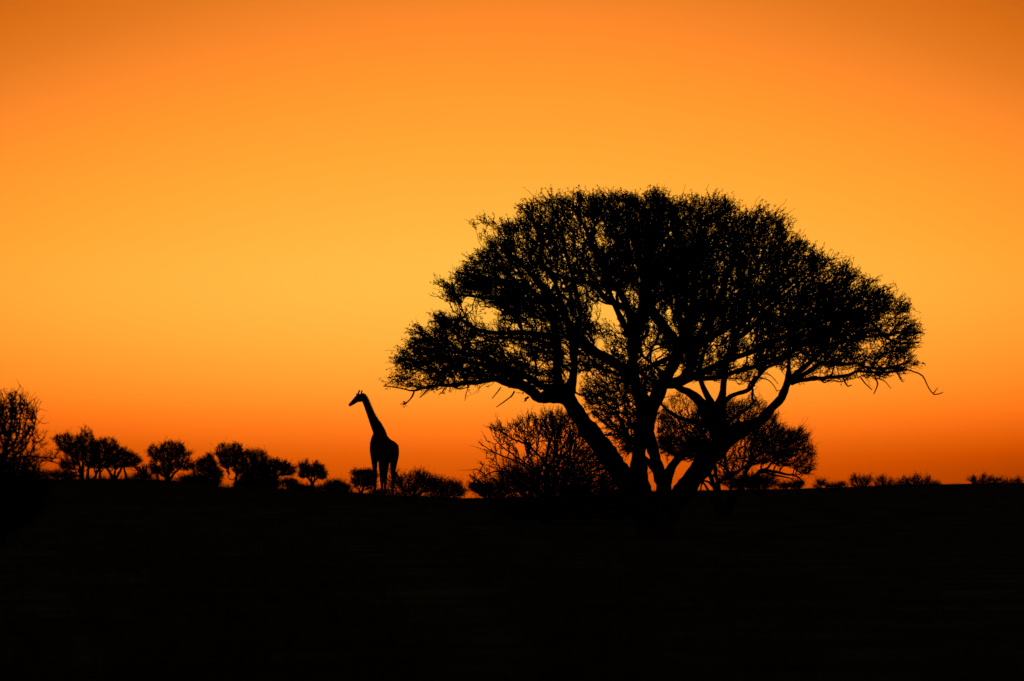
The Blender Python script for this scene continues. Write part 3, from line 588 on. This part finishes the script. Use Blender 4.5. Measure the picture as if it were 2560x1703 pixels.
# near bush at the left edge
plant('thorn_bush', 'tall open thorn bush at the left edge with one long bare branch reaching right', 'bush', 100, None, [
   [(-10,None,14,0),(-4,1250,11,0),(5,1150,10,.1),(18,1090,8,.2),(26,1040,6,.2),(33,1000,4,.2)],
   [(0,1180,8,0),(35,1110,6,-.3),(50,1060,4,-.5),(55,1020,3,-.6),(62,1000,2,-.6)],
   [(0,1170,8,0),(50,1130,5,.3),(80,1085,3.4,.5),(92,1045,2,.6)],
   [(-5,1250,9,0),(20,1165,5,-.2),(60,1138,4.5,-.3),(95,1142,4,-.3),(125,1143,3,-.3),(152,1144,2,-.3)],
   [(90,1168,2,-.2),(103,1156,3,-.3),(118,1153,3.4,-.3),(136,1156,2.6,-.3),(146,1161,1.5,-.3)],
   [(10,1140,5,.2),(45,1105,4,.5),(75,1070,3,.7),(90,1040,2,.8)],
   [(-10,1250,10,0),(-50,1150,8,0),(-80,1060,6,0),(-100,1000,4,0)],
   [(15,1000,2.2,.2),(5,978,1.6,.2),(-2,965,1.2,.2),(-12,945,.8,.2)],
   [(60,1015,2,.2),(80,1002,1.4,.2),(95,991,.8,.2)],[(92,1034,1.4,.2),(103,1024,1.1,.2),(112,1023,.9,.2),(121,1029,.6,.2)],
   [(88,1040,2,.2),(98,1052,1.6,.2),(108,1058,1.4,.2),(123,1057,.8,.2)],[(108,1100,1.6,.2),(112,1085,1.2,.2),(119,1074,.8,.2)]],
   3000, 25, poly=[(-220,1300),(-200,1100),(-120,1020),(0,1002),(22,992),(36,988),(48,1004),(62,996),(70,1012),(84,1030),(92,1044),(84,1062),(92,1085),(100,1105),(112,1120),(128,1132),(146,1130),(152,1142),(140,1150),
   (112,1156),(92,1168),(80,1180),(100,1200),(125,1225),(100,1290),(40,1330),(-200,1330)], mods=[(75,1110,35,45,.4),(110,1140,40,20,.4),(20,1120,40,16,.4),(10,1060,60,40,.7),(20,1230,140,55,1.5)],
   fine=.5, bf=.5, whip=.10, leafprob=.7, nleaf=4, leafs=.8, thin=.6, rexp=.36, srk=1.3)

SKY = 'small thorn trees along the left skyline'
R1 = [(205,None,5.5,0)]
plant('thorn_tree', 'first skyline tree right of the edge bush, tufted top, several stems', 'tree', 420, None, [[(202,None,6,0),(201,1172,4,0),(194,1150,3,0),(182,1136,2,0)],[(206,None,5,0),(207,1175,4,.2),(204,1140,2.5,.3),(208,1105,1.6,.3)],[(218,None,5,0),(221,1172,3,-.3),(230,1145,2,-.4)]], 900, 31, SKY, poly=[(130,1100),(140,1095),(168,1088),(185,1097),(196,1092),(203,1085),(205,1075),(213,1073),(225,1081),(234,1095),(236,1110),(246,1120),(245,1150),(235,1170),(220,1172),(205,1155),(195,1160),(190,1172),(165,1180),(150,1168),(152,1150),(165,1140),(160,1130),(148,1125),(143,1110)], mods=[(218,1088,20,14,.5),(170,1150,14,8,.5),(190,1120,40,20,1.3)])
plant('thorn_tree', 'wide low skyline tree on many splayed stems, its canopy sloping down to the right', 'tree', 430, None, [[(233,None,4,0),(242,1180,3,0),(252,1164,2,0)],[(249,None,4,.2),(250,1180,3,.2),(249,1162,2,.2)],[(284,None,4.5,0),(273,1180,3.5,0),(262,1166,2.5,0)],[(287,None,4.5,0),(299,1178,3.5,0),(308,1162,2.4,0)],[(318,None,3.5,0),(312,1180,2.8,0),(308,1164,2,0)],[(285,None,3.5,.3),(287,1175,2.5,.3),(285,1150,1.5,.3)]], 1000, 32, SKY, poly=[(238,1110),(255,1103),(272,1099),(290,1106),(296,1123),(310,1127),(330,1136),(345,1146),(352,1153),(345,1162),(325,1170),(300,1168),(290,1172),(265,1170),(250,1173),(232,1170),(228,1150),(232,1125)], mods=[(280,1108,18,8,.5)])
plant('thorn_tree', 'round bushy skyline tree standing apart, with gaps low in its crown', 'tree', 420, None, [[(418,None,5,0),(412,1185,4,0),(408,1155,2.4,0)],[(422,None,5,0),(434,1186,3.4,0),(446,1174,2.8,0),(455,1160,1.8,0)],[(419,None,5,0),(424,1175,3,.3),(430,1145,2,.3)],[(394,None,3,0),(392,1175,2.4,0),(386,1160,1.6,0)]], 850, 33, SKY, poly=[(370,1132),(380,1118),(392,1120),(400,1122),(412,1109),(430,1107),(448,1111),(460,1122),(465,1135),(475,1132),(480,1135),(472,1142),(478,1155),(484,1165),(470,1176),(450,1175),(440,1172),(428,1184),(412,1192),(395,1187),(380,1190),(375,1160),(385,1152),(378,1145)], mods=[(398,1160,14,8,.15),(440,1180,10,10,.05),(385,1125,12,8,.6),(465,1155,14,16,.6)])
plant('thorn_tree', 'leaning skyline tree left of the tall sky gap', 'tree', 430, None, [[(540,None,5,0),(536,1202,4,0),(528,1190,2.6,0),(512,1172,2,0)],[(538,None,3.5,0),(540,1192,2.4,0),(545,1176,1.6,0)]], 520, 34, SKY, poly=[(490,1160),(500,1151),(515,1146),(525,1137),(535,1150),(540,1160),(545,1175),(555,1179),(556,1190),(552,1212),(538,1214),(532,1198),(520,1190),(505,1190),(495,1178)], mods=[(510,1188,12,6,.4)])
plant('thorn_tree', 'skyline tree right of the tall sky gap, ball crown on two slanting stems', 'tree', 430, None, [[(588,None,5,0),(590,1195,3.8,0),(592,1175,3,0),(586,1150,2,0)],[(589,None,4.5,0),(600,1200,3.4,0),(614,1188,2.8,0),(620,1170,2,0)],[(592,1190,2,0),(582,1200,1.6,0),(572,1196,1.2,0)]], 560, 35, SKY, poly=[(538,1126),(545,1120),(558,1113),(565,1119),(575,1115),(585,1112),(598,1113),(606,1120),(602,1135),(606,1150),(610,1165),(604,1185),(590,1190),(580,1172),(560,1172),(550,1165),(548,1145),(542,1140)], mods=[(548,1128,14,12,.4),(592,1120,16,6,.6)])
plant('thorn_tree', 'dense skyline tree with a leafy crest, between the ball-crowned and the domed ones', 'tree', 438, None, [[(630,None,5,0),(628,1195,4,0),(632,1165,2.5,0)],[(632,None,4,0),(645,1185,3,.3),(652,1160,2,.3)]], 950, 36, SKY, poly=[(604,1137),(615,1131),(628,1133),(635,1125),(650,1129),(662,1136),(672,1146),(665,1152),(662,1165),(664,1216),(596,1216),(606,1190),(608,1160)], mods=[(650,1138,16,10,.6)])
plant('thorn_tree', 'domed skyline tree with a clear hole in its crown', 'tree', 432, None, [[(684,None,5,0),(686,1206,4,0),(694,1192,3,0),(706,1180,2.4,0)],[(683,None,4,0),(674,1196,3,0),(668,1180,2,0)]], 700, 37, SKY, poly=[(658,1159),(675,1154),(690,1151),(705,1156),(722,1163),(730,1171),(742,1176),(738,1183),(722,1189),(712,1191),(700,1189),(692,1200),(700,1216),(660,1218),(655,1195)], mods=[(697,1184,5,7,.02),(730,1182,12,8,.5)])
plant('thorn_tree', 'smallest umbrella-shaped skyline tree, alone left of the giraffe', 'tree', 425, None, [[(779,None,4.5,0),(779,1208,3.4,0),(772,1197,2.6,0),(760,1188,1.8,0)],[(780,None,4,0),(786,1202,2.8,0),(798,1192,2,0),(808,1188,1.2,0)],[(780,None,3,0),(779,1200,2.4,.3),(780,1185,1.6,.3)]], 430, 38, SKY, poly=[(748,1166),(760,1161),(765,1153),(772,1161),(780,1165),(790,1156),(795,1153),(793,1164),(805,1171),(812,1182),(816,1190),(808,1201),(795,1198),(790,1193),(770,1193),(755,1199),(747,1195),(752,1180)], mods=[(775,1160,24,6,.4)])
plant('thorn_tree', 'little flat-topped tree behind the giraffe\'s left legs', 'tree', 400, [(905,1187,28,7),(925,1192,20,9),(898,1203,22,10,.5),(888,1215,14,8,.3),(920,1212,22,14,.6)],
   [[(904,None,4,0),(906,1225,3,0),(912,1205,2,0)],[(903,None,3,0),(896,1218,2,0),(886,1208,1.4,0)]], 480, 39)
plant('dead_tree', 'bare snag standing on the skyline between the round tree and the leaning tree', 'dead tree', 420, [(482,1170,9,7),(487,1185,8,8,.3)],
   [[(486,None,4,0),(485,1195,2.8,0),(484,1175,2.2,0),(481,1166,1.2,0)]], 60, 40, leafprob=.6)
plant('dead_tree', 'broken dead shrub with bare prongs beside the low splay-stemmed tree', 'dead tree', 420, [(355,1180,14,12),(340,1172,9,8,.5)],
   [[(362,None,4,0),(364,1180,2.6,0),(367,1160,1.2,0)],[(358,None,3,0),(352,1178,1.8,0),(347,1168,1,0)]], 90, 41, leafprob=.3)
plant('thorn_bush', 'thorny bush directly right of the giraffe, spiky along the top', 'bush', 285, [(1005,1204,36,20,.7),(1045,1197,32,20,.8),(985,1185,16,14,.5),(1060,1212,40,26),(1020,1232,50,20),(985,1215,20,22,.5)],
   [[(1020,None,4,0),(1010,1225,3,0),(1000,1200,2,0),(990,1180,1.4,0)],[(1024,None,4,0),(1040,1225,3,.3),(1048,1195,2,.4),(1052,1175,1.2,.4)],[(1026,None,3.5,0),(1060,1225,2.5,-.2),(1072,1200,1.6,-.3)]], 950, 42, fine=.65, whip=.06, leafs=.8)
plant('thorn_bush', 'low rounded bush trailing off right of the spiky one, toward the sky gap', 'bush', 350, [(1095,1212,30,16),(1132,1216,24,9),(1150,1230,18,10),(1110,1235,44,16)],
   [[(1112,None,4,0),(1100,1225,2.5,0),(1090,1208,1.6,0)],[(1114,None,4,0),(1130,1228,2.4,0),(1146,1214,1.6,0)]], 900, 43, fine=.7)
HB = 'low bushes on the right skyline'
plant('thorn_bush', 'squat dark bush under the drooping right crown of the rear tree', 'bush', 330, [(1895,1210,50,20),(1860,1206,60,20),(1925,1202,24,14,.5),(1930,1190,14,10,.3)],
   [[(1900,None,4,0),(1890,1212,2.5,0),(1875,1200,1.6,0)],[(1902,None,3,0),(1918,1208,2,0),(1932,1192,1.4,0)]], 1000, 44, fine=.7)
plant('thorn_bush', 'two-pronged spiky bush, left one of the skyline bushes at right', 'bush', 390, None, [[(2150,None,3,0),(2142,1206,2,0),(2138,1194,1.2,0)],[(2158,None,3,0),(2168,1204,1.6,0),(2178,1188,.9,0)]], 190, 45, HB, fine=.8, whip=.08, poly=[(2128,1202),(2133,1191),(2140,1190),(2150,1198),(2160,1194),(2170,1197),(2178,1191),(2176,1207),(2178,1222),(2130,1224)], mods=())
plant('thorn_bush', 'rounded bush with a tall tuft, beside the two-pronged one', 'bush', 392, None, [[(2212,None,3,0),(2206,1204,2,0),(2204,1190,1,0)]], 190, 46, HB, fine=.8, whip=.06, poly=[(2188,1214),(2196,1199),(2205,1193),(2213,1191),(2218,1204),(2230,1202),(2240,1206),(2250,1200),(2250,1220),(2188,1222)], mods=())
plant('thorn_bush', 'longest skyline bush at right with jagged crest', 'bush', 395, None, [[(2290,None,3,0),(2296,1203,2,0),(2302,1190,1,0)],[(2284,None,3,0),(2268,1204,2,0)],[(2300,None,3,0),(2322,1204,2,0),(2325,1188,1,0)]], 330, 47, HB, fine=.8, whip=.06, poly=[(2250,1204),(2262,1197),(2275,1197),(2290,1192),(2298,1190),(2306,1202),(2314,1198),(2318,1190),(2322,1198),(2330,1203),(2346,1210),(2346,1218),(2250,1220)], mods=())
plant('thorn_bush', 'feathery bush near the right edge of the skyline', 'bush', 400, None, [[(2432,None,2.5,0),(2431,1200,1.8,0),(2430,1190,1,0)],[(2458,None,2.5,0),(2457,1198,1.8,0),(2455,1185,1,0)],[(2486,None,2.5,0),(2488,1200,1.5,0)]], 240, 48, HB, fine=.8, whip=.08, poly=[(2425,1197),(2437,1194),(2440,1204),(2448,1198),(2456,1187),(2468,1195),(2480,1192),(2490,1198),(2503,1198),(2504,1215),(2425,1216)], mods=())
plant('thorn_bush', 'last low bush at the right edge of the skyline', 'bush', 410, None, [[(2520,None,2.5,0),(2518,1203,1.6,0)],[(2540,None,2.5,0),(2546,1202,1.5,0)]], 130, 49, HB, fine=.8, poly=[(2504,1207),(2515,1200),(2530,1200),(2540,1197),(2550,1201),(2556,1209),(2556,1213),(2504,1214)], mods=())
plant('thorn_bush', 'small three-tufted sprig of a bush right of the rear tree', 'bush', 360, [(2050,1212,8,6),(2058,1208,6,5),(2044,1218,12,4)],
   [[(2050,None,2,0),(2051,1214,1.4,0),(2056,1206,.8,0)]], 90, 50, HB, fine=.7)
plant('thorn_bush', 'flat creeping bush between the three-tufted sprig and the two-pronged bush', 'bush', 370, [(2090,1216,24,4),(2072,1217,10,3),(2104,1213,8,4,.6)],
   [[(2088,None,2,0),(2086,1217,1.2,0)]], 140, 51, HB, fine=.7)
plant('thorn_bush', 'small dark bush beneath the tips of the drooping right crown', 'bush', 340, [(1996,1214,14,8),(1975,1218,14,5),(1958,1217,12,6,.6)],
   [[(1994,None,2,0),(1996,1218,1.4,0)],[(1970,None,2,0),(1966,1216,1,0)]], 260, 52, HB, fine=.7)
lowscrub = [(150,1190,40,12,.9,'low dark scrub at the foot of the first, tufted skyline tree'),(60,1190,60,22,1.2,'wide dark scrub showing behind the tall bush at the left edge'),
  (355,1192,20,6,.6,'thin strip of scrub under the broken dead shrub'),(470,1200,26,10,.8,'scrub patch left of the foot of the bare snag'),(500,1200,22,12,.8,'scrub patch right of the foot of the bare snag'),
  (515,1208,26,12,.9,'dark scrub in the shade under the leaning skyline tree'),(610,1214,22,10,.8,'scrub mound right of the slanting stems of the ball-crowned tree'),(655,1214,40,12,1.,'broad scrub mound under the crested dense skyline tree'),
  (720,1210,22,9,.7,'loose scrub beneath the right half of the domed tree'),(744,1222,18,7,.6,'tiny scrub tuft left of the stem of the umbrella-shaped tree'),(835,1214,20,9,.6,'rounded low bush halfway from the umbrella-shaped tree to the giraffe'),
  (855,1222,18,8,.6,'small low bush just left of the flat-topped tree behind the giraffe'),(820,1222,30,7,.7,'long flat scrub strip right of the umbrella-shaped tree'),(765,1224,24,5,.6,'thin scrub at the foot of the umbrella-shaped tree'),
  (945,1234,30,10,.8,'dark scrub around the legs of the giraffe')]
for i, (cx_, cy_, rx_, ry_, w_, lb_) in enumerate(lowscrub):
    plant('thorn_bush', lb_, 'bush', 400 + (i * 37) % 40, [(cx_, cy_, rx_, ry_), (cx_ + rx_*.4, cy_ + 2, rx_*.6, ry_*.8)],
          [[(cx_, None, 2.5, 0), (cx_ - rx_*.2, cy_ + 2, 1.6, 0)], [(cx_ + 2, None, 2.5, 0), (cx_ + rx_*.4, cy_, 1.4, 0)]], int(380 * w_), 60 + i, 'low scrub along the left skyline', fine=.8)


# ------------------------------------------------------------------ giraffe
def giraffe():
    D = 237.0; PM = FPX / D
    foot = ground_z((960 - 1280) / PM, D)
    org = np.array([(960 - 1280) / PM, D, float(foot)])
    t = thing('giraffe', 'giraffe standing still with its head turned left, on the plain left of the big tree', 'giraffe', org)
    hd = np.array([-math.sin(math.radians(27)), -math.cos(math.radians(27)), 0]); lf = np.array([-hd[1], hd[0], 0.])
    def B(f, l, z): return hd * f + lf * l + np.array([0, 0, z])
    V, Q, Tt, n0 = [], [], [], 0
    def loft(C, U, W, ru, rw, seg=20):
        """rings centred on C spanned by U (radius ru) and W (radius rw)"""
        nonlocal n0
        a = np.linspace(0, 2*math.pi, seg, endpoint=False); m = len(C)
        for i in range(m):
            V.append(C[i] + np.outer(np.cos(a) * ru[i], U[i]) + np.outer(np.sin(a) * rw[i], W[i]))
        V.append(np.array([C[0], C[-1]])); k = np.arange(seg); k2 = (k+1) % seg
        for i in range(m-1): Q.append(np.stack([i*seg+k, i*seg+k2, (i+1)*seg+k2, (i+1)*seg+k], 1) + n0)
        Tt.append(np.stack([k2, k, np.full(seg, m*seg)], 1) + n0); Tt.append(np.stack([(m-1)*seg+k, (m-1)*seg+k2, np.full(seg, m*seg+1)], 1) + n0)
        n0 += m*seg + 2
    Z = np.array([0, 0, 1.])
    # trunk of the body: f, z centre, half width, half height
    bod = [(.92,2.32,.10,.20),(.83,2.34,.21,.42),(.67,2.42,.30,.60),(.47,2.46,.35,.66),(.24,2.43,.365,.62),(0,2.36,.375,.56),(-.27,2.28,.38,.50),(-.52,2.27,.37,.44),(-.72,2.26,.33,.40),(-.87,2.24,.23,.32),(-.94,2.2,.10,.18)]
    P = spline(bod, .06)
    loft([B(f, 0, z) for f, z, _, _ in P], [lf]*len(P), [Z]*len(P), P[:, 2], P[:, 3], 28)
    # neck, defined by its seen contour: (x, depth, z, r across, r in depth)
    def nk(px, py, dep): return ((px - 960) / PM, dep, (NZ - py) / PM)
    NZ = HOR - (float(foot) - CAMZ) / D * FPX
    rows = [(961,1122,-.28,15,16),(954,1098,-.42,17,18),(948,1078,-.58,15.5,17),(939,1060,-.74,12.8,15),(931,1043,-.86,10.2,13),(924,1026,-.96,8.9,11),(918,1011,-1.04,8.2,9.5),(912,998,-1.08,8.3,8.5),(905,991,-1.1,7.5,7)]
    P = spline([(*nk(a, b, c), r/PM, q/PM) for a, b, c, r, q in rows], .05)
    T = np.gradient(P[:, :3], axis=0); T /= np.linalg.norm(T, axis=1)[:, None]
    Y = np.array([0, 1., 0]); U = [np.cross(tt, Y) / np.linalg.norm(np.cross(tt, Y)) for tt in T]; W = [np.cross(u_, tt) for u_, tt in zip(U, T)]
    loft(P[:, :3], U, W, P[:, 3], P[:, 4], 24)
    # head, muzzle to poll
    rows = [(874,1015.5,-1.22,2.4,2.6),(877,1013.8,-1.22,4.2,4),(881,1010.5,-1.2,5.0,4.2),(886,1006.5,-1.18,6.2,4),(892,1001,-1.15,7.6,5),(898,997.5,-1.12,10,6),(904,995.5,-1.1,9.8,6),(909,994,-1.1,7,5),(913,994,-1.1,3,3)]
    P = spline([(*nk(a, b, c), r/PM, q/PM) for a, b, c, r, q in rows], .03)
    T = np.gradient(P[:, :3], axis=0); T /= np.linalg.norm(T, axis=1)[:, None]
    U = [np.cross(tt, Y) / np.linalg.norm(np.cross(tt, Y)) for tt in T]; W = [np.cross(u_, tt) for u_, tt in zip(U, T)]
    loft(P[:, :3], U, W, P[:, 3], P[:, 4], 20)
    def rod(rows, flat=1.0):
        P = spline([(*nk(a, b, c), r/PM) for a, b, c, r in rows], .02)
        T = np.gradient(P[:, :3], axis=0); T /= np.linalg.norm(T, axis=1)[:, None] + 1e-9
        U = [np.cross(tt, Y) / (np.linalg.norm(np.cross(tt, Y)) + 1e-9) for tt in T]; W = [np.cross(u_, tt) for u_, tt in zip(U, T)]
        loft(P[:, :3], U, W, P[:, 3], P[:, 3] * flat, 10)
    rod([(898,990,-1.16,2.6),(898,984,-1.18,2.3),(900,979.5,-1.2,2.2),(901.5,976.5,-1.2,1.8)])
    rod([(904,990,-1.04,2.5),(905,984,-1.03,2.1),(906,979.5,-1.02,2.0),(907,976.5,-1.02,1.7)])
    rod([(938,1056,-.66,5),(946,1064,-.54,7),(952,1072,-.42,7.5),(955,1084,-.3,7.5),(957,1098,-.2,6)])
    rod([(897,989,-1.2,1.8),(893.5,987,-1.26,2.2),(890.5,985.5,-1.3,.6)], .5)
    rod([(907,990,-1.0,1.8),(909.5,987.5,-.95,2.0),(908.5,984.8,-.92,.5)], .5)
    # legs: f, l, z, r across, r fore-aft
    def leg(rows):
        P = spline(rows, .06); T = np.gradient(np.stack([B(*r[:3]) for r in P]), axis=0)
        C = [B(*r[:3]) for r in P]; loft(C, [lf]*len(P), [hd]*len(P), P[:, 3], P[:, 4], 16)
    for sgn in (1, -1):
        o_ = -.10 if sgn > 0 else .03
        leg([(.58,.16*sgn,2.6,.14,.24),(.56,.17*sgn,2.25,.15,.25),(.54,.165*sgn,1.9,.13,.18),(.53,.15*sgn,1.55,.100,.13),(.52+o_*.5,.14*sgn,1.2,.08,.09),(.53+o_,.135*sgn,1.02,.09,.10),(.52+o_,.13*sgn,.85,.065,.07),
             (.52+o_,.13*sgn,.5,.048,.055),(.52+o_,.13*sgn,.25,.05,.06),(.53+o_,.13*sgn,.16,.062,.075),(.55+o_,.13*sgn,.08,.055,.07)])
        h_ = 0.0 if sgn > 0 else .22
        leg([(-.60,.15*sgn,2.5,.17,.26),(-.58,.17*sgn,2.1,.18,.28),(-.55+h_*.4,.16*sgn,1.75,.14,.22),(-.54+h_*.7,.14*sgn,1.4,.105,.14),(-.57+h_,.13*sgn,1.12,.08,.11),(-.57+h_,.125*sgn,.95,.064,.08),
             (-.54+h_,.125*sgn,.5,.052,.06),(-.53+h_,.125*sgn,.25,.054,.062),(-.51+h_,.125*sgn,.16,.062,.075),(-.49+h_,.125*sgn,.08,.057,.07)])
    # sheath under the belly
    loft([B(-.25,0,1.9),B(-.2,0,1.78),B(-.16,0,1.72)], [lf]*3, [hd]*3, [.06,.05,.02], [.12,.08,.03], 10)
    o = build('body', np.concatenate(V), np.concatenate(Q), np.concatenate(Tt), None, None)
    md = o.modifiers.new('r', 'REMESH'); md.mode = 'VOXEL'; md.voxel_size = .019
    sm = o.modifiers.new('s', 'SMOOTH'); sm.iterations = 2; sm.factor = .5
    dg = bpy.context.evaluated_depsgraph_get(); me = bpy.data.meshes.new_from_object(o.evaluated_get(dg))
    bpy.data.objects.remove(o); o = bpy.data.objects.new('body', me); COL.objects.link(o); o.parent = t
    me.polygons.foreach_set('use_smooth', np.ones(len(me.polygons), bool))
    me.materials.clear(); me.materials.append(COAT)
    # mane, tail, hooves, eyes
    rng = np.random.default_rng(5)
    g = Geo(); C = []; 
    crest = spline([nk(*r) for r in [(906,986,-1.0),(913,990,-.98),(920,1001,-.96),(927,1018,-.88),(935,1037,-.76),(944,1052,-.62),(953,1064,-.48)]], .02)
    dn = np.array([.82, .25, .5]); A = np.repeat(crest, 16, 0) + rng.normal(size=(len(crest)*16, 3)) * .012
    g.sticks(A - dn * .06, A + dn * (.045 + .03 * rng.random((len(A), 1))) + rng.normal(size=A.shape) * .012, .006, .002)
    g.make('mane', HAIR, t)
    g = Geo(); tp = spline([(*B(-.88,0,2.42), .05),(*B(-.98,.02,2.2), .035),(*B(-.98,.0,1.8), .024),(*B(-.95,-.02,1.4), .018)], .05)
    g.tube(tp[:, :3], tp[:, 3], 8); tail = g.make('tail', COAT, t, True)
    g = Geo(); e = tp[-1, :3]; A = e + rng.normal(size=(160, 3)) * .012
    g.sticks(A + [0, 0, .05], A + np.stack([rng.normal(size=160) * .05, rng.normal(size=160) * .04, -rng.uniform(.25, .55, 160)], 1), .006, .003)
    g.make('tail_tuft', HAIR, tail)
    for f, l in ((.45,.13),(.58,-.13),(-.49,.125),(-.27,-.125)):
        g = Geo(); c = B(f, l, 0); g.tube([c + [0,0,.11], c + [0,0,.06], c + [0,0,.0]], [.06,.078,.09], 12); g.make('hoof', HAIR, t, True)
    for dy in (-.085, .085):
        g = Geo(); c = np.array(nk(893, 998.5, -1.15)) + [0, dy, 0]
        g.tube([c + [-.02,0,0], c + [-.01,0,0], c + [.01,0,0], c + [.02,0,0]], [.004,.02,.02,.004], 8); g.make('eye', EYE, t, True)
def coat():
    m = bpy.data.materials.new('giraffe_coat'); m.use_nodes = True; t = m.node_tree; b = t.nodes['Principled BSDF']
    b.inputs['Roughness'].default_value = .85; b.inputs['Specular IOR Level'].default_value = .1
    co = t.nodes.new('ShaderNodeTexCoord'); v_ = t.nodes.new('ShaderNodeTexVoronoi'); v_.feature = 'DISTANCE_TO_EDGE'; v_.inputs['Scale'].default_value = 4.5
    t.links.new(co.outputs['Object'], v_.inputs['Vector'])
    r = t.nodes.new('ShaderNodeValToRGB'); r.color_ramp.elements[0].position = .05; r.color_ramp.elements[1].position = .09
    r.color_ramp.elements[0].color = (.38, .27, .15, 1); r.color_ramp.elements[1].color = (.12, .055, .02, 1)
    t.links.new(v_.outputs['Distance'], r.inputs[0]); t.links.new(r.outputs[0], b.inputs['Base Color']); return m
COAT = coat(); HAIR = principled('dark_hair', (.02, .013, .009), (.05, .03, .02), 12, bump=0); EYE = principled('eye_black', (.01, .01, .01), (.015, .012, .01), 3, .2, 0)
giraffe()
